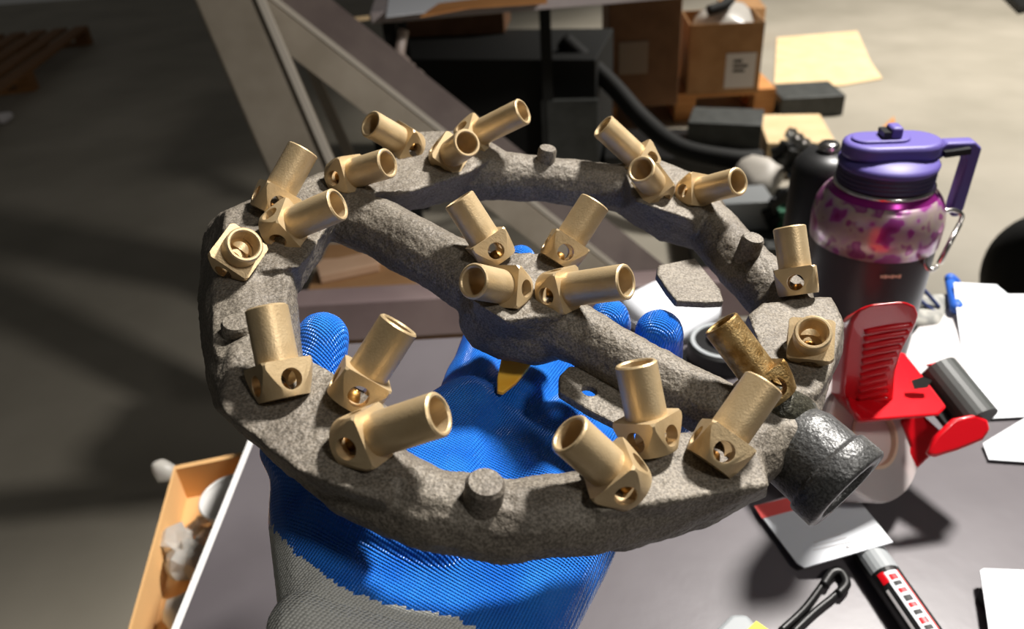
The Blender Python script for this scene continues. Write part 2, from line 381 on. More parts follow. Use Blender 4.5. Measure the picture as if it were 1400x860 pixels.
t, a, b, dx1, dy1 = gbox('carton', 938, 130, 1036, 126, pz, .28, .29, M_CARD, 'small open carton with white label on the wooden pallet', 'box', top_open=True)
def sticker(t, a, b, u0, u1, v0, v1, h, m=M_LABEL, off=.003):
    nrm = Vector(((b - a).y, -(b - a).x, 0)).normalized() * off; up = Vector((0, 0, h)); P = lambda u, v: a + (b - a) * u + up * v + nrm * .2
    bm = new(); prism(bm, [P(u0, v0), P(u1, v0), P(u1, v1), P(u0, v1)], nrm); return obj('label_sticker', bm, m, t, label='white paper label')
s = sticker(t, a, b, .52, .93, .08, .58, .29)
q = new(); P = lambda u, v: a + (b - a) * u + Vector((0, 0, .29 * v)) + Vector((0, 0, 0)); nrm = Vector(((b - a).y, -(b - a).x, 0)).normalized() * .004
for u, v, ln in ((.62, .45, .12), (.62, .38, .2), (.62, .31, .16)):
    prism(q, [P(u, v) + nrm, P(u + ln, v) + nrm, P(u + ln, v + .04) + nrm, P(u, v + .04) + nrm], nrm * .1)
obj('print', q, M_INK, s if False else t)
# plastic wrap and black handle in that carton
cc = (a + b) / 2 + dy1 * .5
bm = new(); balls(bm, [(cc + Vector((-.05, 0, .25)), .08), (cc + Vector((.06, .03, .27)), .07), (cc + Vector((.07, -.05, .23)), .06)])
for v in bm.verts: v.co += noise.noise_vector(v.co * 30) * .012
tag(obj('plastic_bag', bm, M_POLY, smooth=True), 'crumpled clear plastic bag in the small carton', 'bag')
bm = new(); tube(bm, smooth_path([cc + Vector((-.08, -.07, .33)), cc + Vector((0, -.05, .35)), cc + Vector((.04, 0, .40)), cc + Vector((.04, .03, .48))]), .022); 
tag(obj('tool_handle', bm, M_BLACK2, smooth=True), 'black tool handle sticking up from the small carton', 'tool')
t, a, b, dx1, dy1 = gbox('carton', 832, 148, 926, 143, pz, .36, .46, M_CARDD, 'tall brown carton with pale label left of the small carton', 'box')
sticker(t, a, b, .14, .55, .30, .58, .46, mat('faded_label', (150, 130, 112), .8))
t, a, b, dx1, dy1 = gbox('carton', 985, 62, 1042, 60, FLOOR, .3, .2, M_CARD, 'brown carton behind the small open carton', 'box')
# cardboard sheets on the floor
def sheet(name, pts, z, m, label, cat, th=.004, sm=False):
    bm = new(); prism(bm, [G(x, y, z) for x, y in pts], (0, 0, th)); return tag(obj(name, bm, m, smooth=sm), label, cat)
sheet('cardboard_sheet', [(1058, 121), (1062, 52), (1172, 43), (1190, 85), (1206, 108), (1150, 118)], FLOOR + .002, M_CARDL, 'pale cardboard sheet lying on the floor beside the carton', 'cardboard')
t, a, b, _, _ = gbox('equipment_case', 1066, 163, 1152, 158, FLOOR, .22, .09, M_DGREY, 'low dark grey case on the floor before the pale cardboard sheet', 'case')
t, a, b, _, _ = gbox('carton', 1044, 240, 1136, 240, FLOOR, .32, .125, M_CARDL, 'pale closed carton standing before the pallet', 'box')
sheet('floor_scrap', [(1190, 190), (1222, 160), (1228, 192)], FLOOR + .002, M_WOOD, 'orange-brown scrap on the floor behind the drinking bottle', 'scrap')
# dark equipment
t, a, b, _, _ = gbox('equipment_case', 938, 204, 1038, 209, FLOOR + .121, .18, .10, M_DGREY, 'dark grey equipment box before the orange pallet', 'case')
gbox('equipment_case', 826, 258, 1036, 258, FLOOR, .30, .12, M_BLACK, 'long black equipment case under the dark grey box', 'case')
gbox('machine', 520, 250, 815, 262, FLOOR, .45, .475, M_BLACK2, 'large matt black machine in the dark under the far work table', 'machine')
gbox('grey_panel', 745, 272, 818, 272, FLOOR, .02, .36, M_DGREY, 'dark grey panel standing before the black machine', 'case')  # thin upright dark grey panel
gbox('carton', 548, 52, 690, 46, FLOOR + .476, .25, .14, M_CARDD, 'low brown carton on the black machine under the far table edge', 'box')
ca, cb = G(418, 398, -.225), G(662, 386, -.225); cdx = (cb - ca).normalized(); cdy = Vector((-cdx.y, cdx.x, 0)) * .17
t = thing('carton', 'tall brown carton standing behind the lower rail, seen through the burner ring', 'box', Vector(((ca.x + cb.x) / 2, (ca.y + cb.y) / 2 + .08, FLOOR)))
bm = new(); prism(bm, [ca, cb, cb + cdy, ca + cdy], (0, 0, FLOOR - ca.z)); obj('body', bm, M_CARD, t, bevel=.004)
bm = new(); box(bm, (ca + cb) / 2 + cdy * .55 + Vector((0, 0, .0005)), (cb - ca).length * .98, .03, .001, frame((0, 0, 1), cdx)); obj('packing_tape', bm, M_TAN, t)
bm = new(); box(bm, ca + cdx * .06 + cdy * .35 + Vector((0, 0, .009)), .10, .05, .016, Matrix.Rotation(.3, 3, 'Z')); tag(obj('wood_block', bm, M_TAN, bevel=.002), 'short pinkish wood block on the brown carton behind the rail', 'wood block')
# hose
bm = new(); tube(bm, smooth_path([C(770, 55, 2.68), C(835, 115, 2.66), C(880, 165, 2.6), C(930, 203, 2.5), C(1000, 218, 2.45), C(1040, 218, 2.45)], 8), .032, 14)
tag(obj('black_hose', bm, M_BLACK2, smooth=True), 'thick black hose hanging in an arc below the far table', 'hose')
# hanging strip
bm = new(); tube(bm, smooth_path([C(552, 42, 1.97), C(547, 75, 1.97), C(558, 95, 1.96), C(575, 100, 1.96), C(590, 128, 1.95)], 6), [.013] * 8 + [.020] * 8 + [.008] * 9, 8)
tag(obj('plastic_strip', bm, mat('cloudy_plastic', (176, 160, 150), .4)), 'cloudy twisted plastic strip hanging from the far table edge', 'strip')

# pallet top left on floor
pa = G(-60, 215, FLOOR); pb = G(128, 58, FLOOR); dx = (pb - pa).normalized(); dy = Vector((-dx.y, dx.x, 0))
pallet('pallet', pa - dx * .1, dx, dy, 'dimly lit brown pallet on the floor at the upper left', M_WOODD, (pb - pa).length + .1, .8, 6)
bm = new(); balls(bm, [(G(2, 162, FLOOR + .03), .03), (G(12, 158, FLOOR + .03), .02)]); tag(obj('crumpled_paper', bm, M_LABEL), 'small pale crumpled scrap at the dim pallet corner', 'paper')
# things at the right edge
wc = C(1442, 375, 1.75); bm = new(); R = frame((-.35, -.9, .25))
lathe(bm, [(.0, -.07), (.11, -.07), (.14, -.04), (.15, 0), (.14, .04), (.11, .07), (0, .07)], wc, R, 40)
tag(obj('black_bag', bm, M_BLACK2, smooth=True), 'black rounded bag at the right picture edge above the papers', 'bag')
bm = new(); prism(bm, [G(1368, -4, FLOOR), G(1392, 20, FLOOR), G(1440, 10, FLOOR), G(1440, -30, FLOOR)], (0, 0, .05)); tag(obj('dark_mat', bm, M_BLACK2, bevel=.01), 'dark object on the floor at the upper right corner', 'mat')

# clutter behind bottle: small floor/shelf items
t, _, _, _, _ = gbox('storage_bin', 985, 318, 1055, 314, FLOOR + .116, .12, .09, M_GREY, 'grey storage bin with green stripe among the clutter left of the bottle', 'bin')
gbox('crate', 950, 388, 1118, 388, FLOOR, .42, .115, M_DGREY, 'dark crate under the grey storage bin', 'crate')
bm = new(); box(bm, G(1068, 300, FLOOR + .15), .03, .05, .07); tag(obj('green_box', bm, M_GREEN), 'small green box beside the grey storage bin', 'box')
bm = new(); balls(bm, [(G(1025, 236, FLOOR + .18), .055), (G(1050, 240, FLOOR + .18), .05), (G(1040, 256, FLOOR + .16), .045), (G(1015, 258, FLOOR + .15), .03)])
for v in bm.verts: v.co += noise.noise_vector(v.co * 25) * .014
tag(obj('white_bag', bm, mat('white_poly', (206, 200, 190), .5), smooth=True), 'crumpled white plastic bag among the clutter left of the bottle', 'bag')
for i, (x, y, s, mm, lb) in enumerate(((1075, 205, .05, M_BLACK, 'black angular tool with glinting edge before the pale carton'), (1090, 275, .055, M_DGREY, 'dark grey clamp piece left of the bottle'), (1090, 232, .025, M_TEAL, 'small blue plastic part left of the bottle'), (1060, 300, .035, M_BLACK2, 'matt black block below the white plastic bag'), (1118, 215, .045, M_BLACK, 'black tilted clamp close beside the bottle lid'), (985, 250, .045, M_BLACK2, 'matt black block left of the white plastic bag'), (1100, 305, .03, M_CHROME, 'shiny metal bracket left of the bottle body'))):
    bm = new(); c = G(x, y, FLOOR + .15); s *= 1.5
    for k in range(4):
        box(bm, c + Vector((random.uniform(-1, 1), random.uniform(-1, 1), random.uniform(-1, 1))) * s * .5, s * random.uniform(.5, 1.3), s * random.uniform(.3, .8), s * random.uniform(.3, .6), Matrix.Rotation(random.uniform(0, 3), 3, random.choice('XYZ')) @ Matrix.Rotation(random.uniform(0, 3), 3, 'Y'))
    tag(obj('metal_part', bm, mm, bevel=.002), lb, 'part')
for i in range(12):
    x, y = random.choice(((1068, 218), (1090, 228), (1112, 240), (1100, 262), (1075, 245), (1060, 280), (1118, 270))); x += random.uniform(-9, 9); y += random.uniform(-8, 8)
    bm = new(); c = G(x, y, FLOOR + .20 + random.uniform(-.03, .03)); s_ = .06
    for k in range(3):
        box(bm, c + Vector((random.uniform(-1, 1), random.uniform(-1, 1), random.uniform(-1, 1))) * s_ * .3, s_ * random.uniform(.6, 1.5), s_ * random.uniform(.2, .7), s_ * random.uniform(.2, .5), Matrix.Rotation(random.uniform(0, 3), 3, random.choice('XYZ')) @ Matrix.Rotation(random.uniform(0, 3), 3, 'Y'))
    tag(obj('metal_part', bm, random.choice((M_BLACK, M_BLACK2, M_DGREY, M_BLACK)), bevel=.002), 'small dark metal part in the blurred clutter heap left of the bottle', 'part', 'dark parts heaped left of the bottle')
bm = new()
for k in range(3): balls(bm, [(C(1085 + k * 9, 180 + k * 7, 2.4), .012)])
bar(bm, C(1076, 180, 2.4), C(1118, 210, 2.4), .05, .02)
tag(obj('latch', bm, M_CHROME), 'shiny metal latch glinting left of the bottle lid', 'latch')

# ================================================================== LEFT OPEN CARTON
zr = -.09
c1, c2, c3, c4 = G(238, 637, zr), G(342, 616, zr), G(262, 875, zr), G(172, 872, zr)
c3 = c3 + (c3 - c2).normalized() * .08; c4 = c4 + (c4 - c1).normalized() * .08
push = Vector((-.01, 0, 0)); dv = (c2 - c1)
c2 = c1 + dv * 1.5; c3 = c4 + dv * 1.5
t = thing('open_carton', 'open tan carton beside the left edge of the desk', 'box', Vector(((c1.x + c3.x) / 2, (c1.y + c3.y) / 2, FLOOR)))
bm = new(); th = .004
cs = [c1, c2, c3, c4]; cen = sum(cs, Vector()) / 4
# keep the carton clear of the desk edge
M_TAN2 = mat('tan_cardboard', (222, 176, 118), .8, 0, (218, 172, 116), 12)
def inset(p, k=.05): return p + (cen - p).normalized() * k * .12
for i in range(4):
    p, q = cs[i], cs[(i + 1) % 4]
    bm = new(); prism(bm, [p, q, inset(q), inset(p)], (0, 0, -(zr - FLOOR))); obj('side_wall', bm, M_TAN2, t)
bm = new(); zb = -.128; prism(bm, [Vector((p.x, p.y, zb)) for p in map(inset, cs)], (0, 0, -.004)); obj('inner_floor', bm, M_TAN2, t)
cu = G(334, 722, zb); ax = Vector((.1, .35, 1)).normalized()
t = thing('white_cup', 'white cup standing in the open tan carton', 'cup', cu)
bm = new(); lathe(bm, [(0, 0), (.020, 0), (.027, .040), (.0285, .041), (.0275, .039), (.021, .003), (0, .003)], cu, None, 40, close=False); obj('cup_body', bm, M_CUP, t, smooth=True)
bm = new(); p = [cu + Vector((.028 * math.cos(k * PI / 16), .028 * math.sin(k * PI / 16), .0405)) for k in range(33)]; tube(bm, p, .0016, 8); obj('rim', bm, M_CUP, t, smooth=True)
bm = new()
for (x, y, r) in ((245, 742, .014), (262, 757, .012), (270, 775, .012), (250, 772, .013), (285, 740, .012), (262, 728, .008), (280, 715, .008)):
    balls(bm, [(G(x, y, zb + .018), r), (G(x + random.uniform(-15, 15), y + random.uniform(-10, 10), zb + .014), r * .7)])
for v in bm.verts: v.co += noise.noise_vector(v.co * 90) * .006
tag(obj('plastic_wrap', bm, M_POLY, smooth=False), 'crumpled clear plastic wrap in the open tan carton', 'wrap')
bm = new(); balls(bm, [(G(242, 838, zb + .015), .013), (G(252, 858, zb + .015), .012)])
for v in bm.verts: v.co += noise.noise_vector(v.co * 60) * .006
tag(obj('foam_scrap', bm, M_CUP, smooth=True), 'white foam scrap at the near end of the open tan carton', 'foam')
bm = new(); balls(bm, [(C(222, 642, .74), .010), (C(235, 646, .74), .008)]); balls(bm, [(C(265, 646, .74), .004), (C(240, 646, .74), .003)])
for v in bm.verts: v.co += noise.noise_vector(v.co * 80) * .005
tag(obj('plastic_knot', bm, M_POLY, smooth=True), 'clear plastic knot hanging over the far corner of the open carton', 'plastic')

# ================================================================== THINGS ON THE DESK
# bottle -------------------------------------------------------------
bc = C(1192, 325, .557); bb = Vector((bc.x, bc.y, 0))
t = thing('drinking_bottle', 'large drinking bottle with violet flip lid and floral band on dark body', 'bottle', bb)
Rb = .0432; rl = .0305
bm = new(); lathe(bm, [(0, 0), (.038, 0), (.040, .004), (.0412, .06), (Rb - .001, .134), (Rb - .001, .1345), (0, .1345)], bb, None, 64, close=False); obj('bottle_body', bm, M_BODY, t, smooth=True)
bm = new(); lathe(bm, [(Rb - .002, .134), (Rb, .1345), (Rb + .0005, .150), (Rb - .001, .160), (Rb - .004, .1665), (Rb - .007, .170), (0, .170)], bb, None, 64, close=False); obj('floral_band', bm, M_FLORAL, t, smooth=True)
bm = new(); lathe(bm, [(Rb - .007, .1695), (Rb - .010, .172), (rl + .002, .1745), (0, .1745)], bb, None, 64, close=False); obj('shoulder', bm, M_PLUM, t, smooth=True)
bm = new(); lathe(bm, [(rl + .001, .174), (rl + .0025, .1745), (rl + .0025, .1765), (rl, .177), (0, .177)], bb, None, 64, close=False); obj('neck_ring', bm, M_CHROME, t, smooth=True)
prof = [(rl - .001, .177), (rl + .0012, .178)]
for k in range(4): prof += [(rl + .0012, .179 + k * .003), (rl + .0002, .1797 + k * .003), (rl + .0002, .181 + k * .003), (rl + .0012, .1817 + k * .003)]
prof += [(rl, .1925), (0, .1925)]
bm = new(); lathe(bm, prof, bb, None, 64, close=False); lc = obj('lid_collar', bm, M_PURPLED, t, smooth=True)
bm = new(); lathe(bm, [(rl + .0015, .189), (rl + .002, .1915), (rl, .194), (rl - .012, .1975), (0, .199)], bb, None, 64, close=False); obj('lid', bm, M_PURPLE, t, smooth=True)
lx = (Mw @ Vector((1, .12, 0))); lx.z = 0; lx.normalize(); ly = Vector((-lx.y, lx.x, 0))
def stadium(L, W, k=10):
    pts = []
    for i in range(k + 1): a = -PI / 2 + PI * i / k; pts.append((L / 2 - W / 2 + W / 2 * math.cos(a), W / 2 * math.sin(a)))
    for i in range(k + 1): a = PI / 2 + PI * i / k; pts.append((-L / 2 + W / 2 + W / 2 * math.cos(a), W / 2 * math.sin(a)))
    return pts
top = bb + Vector((0, 0, .1955))
bm = new(); prism(bm, [top + lx * x + ly * y for x, y in stadium(.064, .036)], (0, 0, .011)); cap = obj('flip_cap', bm, M_PURPLE, t, bevel=.003)
bm = new(); prism(bm, [top + Vector((0, 0, .0107)) - lx * .008 + lx * x + ly * y for x, y in stadium(.038, .018)], (0, 0, .0022)); obj('cap_pad', bm, M_PURPLE, cap, bevel=.001)
bm = new(); box(bm, top + Vector((0, 0, .016)) + lx * .000, .008, .012, .009, frame((0, 0, 1), lx)); obj('spout_loop', bm, M_PURPLE, cap, bevel=.002)
bm = new(); box(bm, top + Vector((0, 0, .0145)) - lx * .006, .005, .012, .006, frame((0, 0, 1), lx)); obj('air_vent', bm, M_BLACK, cap)
h0 = top + lx * .030
bm = new(); prism(bm, [h0 + lx * x + Vector((0, 0, z)) - ly * .0055 for x, z in ((-.004, .002), (.004, .0085), (.022, .0085), (.027, .004), (.026, -.040), (.024, -.046), (.019, -.046), (.0175, -.040), (.019, -.006), (.016, .001), (.008, .002), (0, -.004))], ly * .011)
obj('carry_loop', bm, M_PURPLE, t, bevel=.0015)
bm = new(); bar(bm, h0 + lx * .002 + Vector((0, 0, .002)) - ly * .007, h0 + lx * .018 + Vector((0, 0, .004)) - ly * .007, .006, .004); obj('hinge', bm, M_BLACK, t)
# print on the body
bm = new()
fr = (Mw @ Vector((-.08, 0, -1))); fr.z = 0; fr.normalize(); fx = Vector((-fr.y, fr.x, 0))
for z, ln in ((.124, .014), (.100, .018)):
    for k in range(6):
        o = bb + fr * (.0424 if z > .11 else .0418) + fx * ((k - 2.5) * ln / 6) + Vector((0, 0, z))
        box(bm, o, .0018, .0012, .0016 + .0008 * (k % 2), frame((0, 0, 1), fx))
obj('small_lettering', bm, M_CORE, t, kind='stuff')
cn = bb + (Mw @ Vector((-1, 0, 0))) * .004 + Vector((0, .085, 0)); cn.z = 0
tc_ = thing('black_canister', 'black round canister standing behind the left side of the bottle', 'canister', cn)
bm = new(); lathe(bm, [(0, 0), (.024, 0), (.026, .004), (.026, .150), (.024, .158), (.018, .165), (0, .167)], cn, None, 48, close=False); obj('canister_body', bm, M_BLACK, tc_, smooth=True)
bm = new(); lathe(bm, [(0, .165), (.008, .165), (.008, .172), (.006, .174), (0, .174)], cn, None, 24, close=False); obj('glint_knob', bm, M_CHROME, tc_, smooth=True)  # chrome knob added for the glints on the canister top
# carabiner
k0 = h0 + lx * .017 + Vector((0, 0, -.046))
car = thing('carabiner', 'silver carabiner hanging from the violet bottle loop', 'carabiner', Vector((k0.x, k0.y, k0.z - .06)))
bm = new(); P = lambda x, y: C(x, y, .525)
tube(bm, smooth_path([P(1276, 302), P(1269, 330), P(1264, 358), P(1271, 369), P(1281, 364)], 6) , .0016, 8); obj('frame', bm, M_CHROME, car, smooth=True)
bm = new(); tube(bm, smooth_path([P(1276, 302), P(1285, 291), P(1303, 287), P(1315, 294), P(1312, 306)], 6), .0016, 8); obj('frame', bm, M_CHROME, car, smooth=True)
bm = new(); tube(bm, [P(1312, 306), P(1284, 360)], .0019, 8); obj('gate', bm, M_CHROME, car, smooth=True)

# tape dispenser ----------------------------------------------------------------
CT = lambda x, y, Z: C(x, y, Z * .91)
tb = G(1230, 655)
t = thing('tape_dispenser', 'red packing tape dispenser with ribbed grip between burner and papers', 'tape dispenser', Vector((tb.x, tb.y, .001)))
vd = (Mw @ Vector((.1, .2, 1))).normalized()
def lerp2(P, Q, s): return P + (Q - P) * s
# handle: loft of rounded rectangles from foot to top
def loftbar(bm, cs):   # cs: (centre, xvec, yvec) superellipse rings
    rings = []
    for c, xv, yv in cs:
        ring = []
        for k in range(28):
            a = 2 * PI * k / 28; ca, sa = math.cos(a), math.sin(a)
            ring.append(bm.verts.new(c + xv * (abs(ca) ** .55 * (1 if ca > 0 else -1)) + yv * (abs(sa) ** .55 * (1 if sa > 0 else -1))))
        rings.append(ring)
    for a, b in zip(rings, rings[1:]):
        for k in range(28): bm.faces.new((a[k], a[(k + 1) % 28], b[(k + 1) % 28], b[k]))
    bm.faces.new(rings[0][::-1]); bm.faces.new(rings[-1]); bmesh.ops.recalc_face_normals(bm, faces=bm.faces[:])
top_l, top_r = CT(1170, 436, .46), CT(1250, 428, .46)
bot_l, bot_r = CT(1168, 556, .52), CT(1225, 552, .52)
gA, gB_, gC_ = CT(1160, 440, .462), CT(1250, 430, .458), CT(1195, 565, .525); gN = (gB_ - gA).cross(gC_ - gA).normalized()
def GP(x, y, up=0):            # on the flat face of the grip
    r = cyc(x, y); q = gA - gN * up * (1 if gN.dot(r) > 0 else -1); return CAM + r * ((q - CAM).dot(gN) / r.dot(gN))
gp = [(1150, 540), (1156, 470), (1162, 440), (1174, 422), (1192, 415), (1238, 411), (1254, 418), (1259, 432), (1252, 448), (1236, 476), (1226, 510), (1222, 566), (1168, 570)]
bm = new(); prism(bm, [GP(*p) for p in gp], vd * .024); o = obj('grip', bm, M_RED, t, label='red ribbed grip')
md = o.modifiers.new('bevel', 'BEVEL'); md.width = .0045; md.segments = 5; md.limit_method = 'NONE'; md.harden_normals = True
for p in o.data.polygons: p.use_smooth = True
for i in range(11):
    s = i / 10; y = 452 + 100 * s; xl = 1182 - 10 * s; xr = 1246 - 34 * min(1, s * 1.5) + 6 * max(0, s - .7); pass
    bm = new(); tube(bm, smooth_path([GP(xl, y + 2), GP((xl + xr) / 2, y - 3, .0003), GP(xr, y - 8)], 4), .0017, 10); obj('rib', bm, M_RED, t, smooth=True)
bm = new(); prism(bm, [CT(x, y, z) for x, y, z in ((1163, 556, .50), (1176, 578, .498), (1285, 568, .505), (1296, 556, .51), (1262, 512, .54), (1238, 482, .56), (1195, 478, .56), (1150, 508, .54))], vd * .007); obj('base_plate', bm, M_RED, t, bevel=.002)
bm = new(); prism(bm, [CT(x, y, .515) for x, y in ((1246, 520), (1250, 532), (1268, 530), (1274, 520), (1262, 515))], vd * .004); obj('slot', bm, M_CHROME, t)
bm = new(); pts = [(1268, 622), (1280, 596), (1305, 572), (1335, 566), (1352, 574), (1355, 588), (1345, 602), (1310, 616), (1280, 625)]
prism(bm, [CT(x, y, .515) for x, y in pts], vd * .006); obj('side_guard', bm, M_RED, t, bevel=.002, label='red side guard')
bm = new(); prism(bm, [CT(x, y, .545) for x, y in ((1232, 575), (1256, 560), (1300, 600), (1275, 622), (1240, 655), (1228, 640), (1246, 610))], vd * .012); obj('frame_arm', bm, M_RED, t, bevel=.002)
bm = new(); prism(bm, [CT(x, y, .56) for x, y in ((1268, 498), (1288, 493), (1302, 504), (1290, 512))], vd * .006); obj('far_guard', bm, M_RED, t, bevel=.002)
r0, r1 = CT(1282, 505, .552), CT(1338, 575, .525)
bm = new(); tube(bm, [r0, r1], .0125, 24); obj('roller', bm, M_DGREY, t, smooth=False, label='dark grey roller')
bm = new(); bar(bm, CT(1262, 520, .55), CT(1318, 590, .53), .02, .004); obj('blade_cover', bm, M_BLACK, t, bevel=.001)
bm = new(); tube(bm, [CT(1185, 652, .56), CT(1238, 650, .56)], .008, 12); obj('foot', bm, M_BLACK2, t)
rc = CT(1158, 600, .555); axr = (Mw @ Vector((-.42, .20, .88))).normalized(); R = frame(axr)
bm = new(); lathe(bm, [(.020, -.022), (.040, -.022), (.041, -.020), (.041, .020), (.040, .022), (.020, .022)], rc, R, 64); obj('tape_roll', bm, M_TAPE, t, smooth=False, label='clear whitish tape roll')
bm = new(); lathe(bm, [(.018, -.0225), (.0202, -.0225), (.0202, .0225), (.018, .0225)], rc, R, 48); obj('tape_core', bm, M_CORE, t)
bm = new(); lathe(bm, [(0, -.019), (.0178, -.019), (.0178, .019), (0, .019)], rc, R, 40, close=False); obj('hub_disc', bm, mat('frosted_plastic', (224, 206, 200), .5), t)

# papers --------------------------------------------------------------
def paper(pts, z0, label, cat='paper', name='paper_sheet', m=M_PAPER, curl=0):
    bm = new(); V = [bm.verts.new(G(x, y, z)) for x, y, z in pts]; bm.faces.new(V)
    r = bmesh.ops.extrude_face_region(bm, geom=bm.faces[:])
    for e in r['geom']:
        if isinstance(e, bmesh.types.BMVert): e.co.z -= .0008
    bmesh.ops.recalc_face_normals(bm, faces=bm.faces[:]); bmesh.ops.triangulate(bm, faces=[f for f in bm.faces if len(f.verts) > 4])
    return tag(obj(name, bm, m), label, cat)
paper([(1304, 386, .034), (1362, 389, .034), (1378, 402, .030), (1470, 402, .024), (1470, 566, .003), (1352, 572, .003), (1322, 520, .006), (1310, 440, .02)], 0, 'large white paper sheet with cut corner lying above the tape dispenser')
paper([(1303, 392, .018), (1262, 440, .008), (1228, 482, .004), (1240, 522, .002), (1300, 560, .002), (1346, 573, .002), (1324, 510, .010), (1312, 450, .015)], 0, 'folded grey-white paper flap just right of the red grip', m=M_LABEL)
paper([(1344, 606, .004), (1420, 560, .004), (1470, 560, .004), (1470, 636, .003), (1352, 628, .003)], 0, 'white paper corner at the right edge below the large sheet')
paper([(1340, 780, .012), (1345, 777, .012), (1470, 782, .012), (1470, 930, .010), (1362, 930, .010)], 0, 'white printed paper at the lower right corner')
bm = new()
for i in range(7): bar(bm, G(1372, 812 + i * 7, .0125), G(1440, 814 + i * 7, .0125), .0004, .0006)
tag(obj('printed_lines', bm, mat('pale_print', (205, 205, 205), .7)), 'faint printed lines on the lower right paper', 'print') 
pr_lines = bpy.data.objects['printed_lines']
bm = new(); box(bm, G(1400, 850, .0045) + Vector((.01, -.01, 0)), .05, .06, .008); tag(obj('paper_pad', bm, M_BLACK2), 'dark pad under the lower right paper', 'pad')
# card on marker
t = thing('id_card', 'white plastic card with salmon corner resting on the marker', 'card', G(1130, 730, .014))
bm = new(); zc = .016
xa, xb = G(1031, 692, .004).x, G(1221, 741, .022).x
def GC(x, y, dz=0):            # the card leans from the desk up onto the marker
    z = .01
    for _ in range(6): z = .004 + .0185 * (G(x, y, z).x - xa) / (xb - xa)
    return G(x, y, z + dz)
pc = [GC(1031, 692), GC(1072, 680), GC(1168, 676), GC(1221, 741), GC(1100, 776), GC(1090, 770)]
prism(bm, pc, (0, 0, -.0009)); obj('card_face', bm, M_PAPER, t)
bm = new(); prism(bm, [GC(1031, 692, .0002), GC(1075, 681, .0002), GC(1110, 679, .0002), GC(1106, 692, .0002), GC(1042, 709, .0002)], (0, 0, .0002)); obj('salmon_band', bm, M_SALMON, t, label='salmon band')
bm = new()
for i in range(3): bar(bm, GC(1112, 752 - i * 5, .0003), GC(1165 - i * 8, 740 - i * 5, .0003), .0003, .0003)
box(bm, GC(1160, 747, .0004), .002, .0015, .0004); obj('fine_print', bm, M_LABEL, t)
# marker
m0, m1 = G(1180, 744, .0095), G(1292, 907, .0095); dm = (m1 - m0).normalized(); Lm = (m1 - m0).length
t = thing('marker_pen', 'thick black marker with white and red print under the card', 'marker', Vector(((m0.x + m1.x) / 2, (m0.y + m1.y) / 2, 0)))
bm = new(); tube(bm, [m0, m0 + dm * Lm * .02, m1], [.008, .0094, .0094], 24); obj('barrel', bm, M_BLACK, t, smooth=False)
def wrap(s0, s1, a0, a1, mm, nm, r=.0096):
    bm = new(); R = frame(dm, Vector((0, 0, 1))); k = 8
    for i in range(k):
        q = []
        for aa, ss in ((i, s0), (i + 1, s0), (i + 1, s1), (i, s1)):
            an = a0 + (a1 - a0) * aa / k; q.append(m0 + dm * Lm * ss + R @ Vector((math.cos(an), math.sin(an), 0)) * r)
        bm.faces.new([bm.verts.new(v) for v in q])
    return obj(nm, bm, mm, t, smooth=True)
wrap(.03, .30, -1.0, 1.3, M_GREY, 'grey_label')
wrap(.34, 1.0, -.30, .55, M_PAPER, 'white_label'); wrap(.34, 1.0, -.42, -.33, M_SALMON, 'red_line'); wrap(.33, .42, .5, .95, M_RED, 'red_mark')
wrap(.46, 1.0, .85, 1.05, M_LABEL, 'pale_lettering')
for i in range(9): wrap(.37 + i * .06, .37 + i * .06 + (.034 if i % 3 else .045), -.1, .35, M_INK if i % 2 else M_RED, 'lettering', .0098)
# key loop with yellow tag
lp = [(1068, 862), (1100, 832), (1128, 795), (1140, 783), (1150, 786), (1155, 798), (1140, 815), (1112, 838), (1085, 864)]
bm = new(); tube(bm, smooth_path([G(x, y, .003) for x, y in lp], 8), .0021, 8)
t = thing('wrist_strap', 'black wrist strap loop at the lower right of the desk', 'strap', G(1110, 830, 0)); obj('cord', bm, M_BLACK, t, smooth=True)
bm = new(); tube(bm, smooth_path([G(x, y, .0045) for x, y in ((1126, 800), (1138, 783), (1150, 783), (1157, 798), (1146, 812))], 6), .0028, 8); obj('cord_slider', bm, M_BLACK, t, smooth=True)
t = thing('tape_measure', 'grey gadget with yellow corner at the bottom picture edge', 'gadget', G(1015, 868, 0))
bm = new(); prism(bm, [G(x, y, .012) for x, y in ((975, 862), (1000, 838), (1022, 838), (1042, 862), (1020, 900), (985, 900))], (0, 0, -.0115)); obj('case', bm, M_GREY, t, bevel=.003)
bm = new(); prism(bm, [G(x, y, .014) for x, y in ((1020, 862), (1034, 849), (1050, 860), (1045, 880), (1022, 880))], (0, 0, -.0015)); obj('yellow_button', bm, M_YTAG, t)
# spare glove near bottle
t = thing('spare_glove', 'grey work glove with dark blue rim lying behind the tape dispenser', 'glove', G(1275, 420, 0))
bm = new(); balls(bm, [(G(1252, 420, .010), .010), (G(1290, 415, .010), .009), (G(1275, 442, .008), .007), (G(1248, 440, .008), .007)]); obj('glove_body', bm, mat('grey_fabric', (120, 120, 116), .9, 0, (165, 163, 155), 120), t, smooth=True)
M_NAVY = mat('navy_rim', (50, 60, 100), .6)
bm = new(); tube(bm, smooth_path([C(x, y, .68) for x, y in ((1284, 420), (1262, 395), (1246, 383), (1240, 392), (1260, 412), (1280, 428))], 6), .0018, 8); obj('cuff_rim', bm, M_NAVY, t, smooth=True)
bm = new(); balls(bm, [(C(1299, 381, .70), .005), (C(1306, 386, .70), .0045)]); balls(bm, [(C(1299, 385, .70), .0045), (C(1308, 420, .67), .006)]); obj('fingertip', bm, [mat('blue_tip', (40, 90, 180), .5)], t, smooth=True)
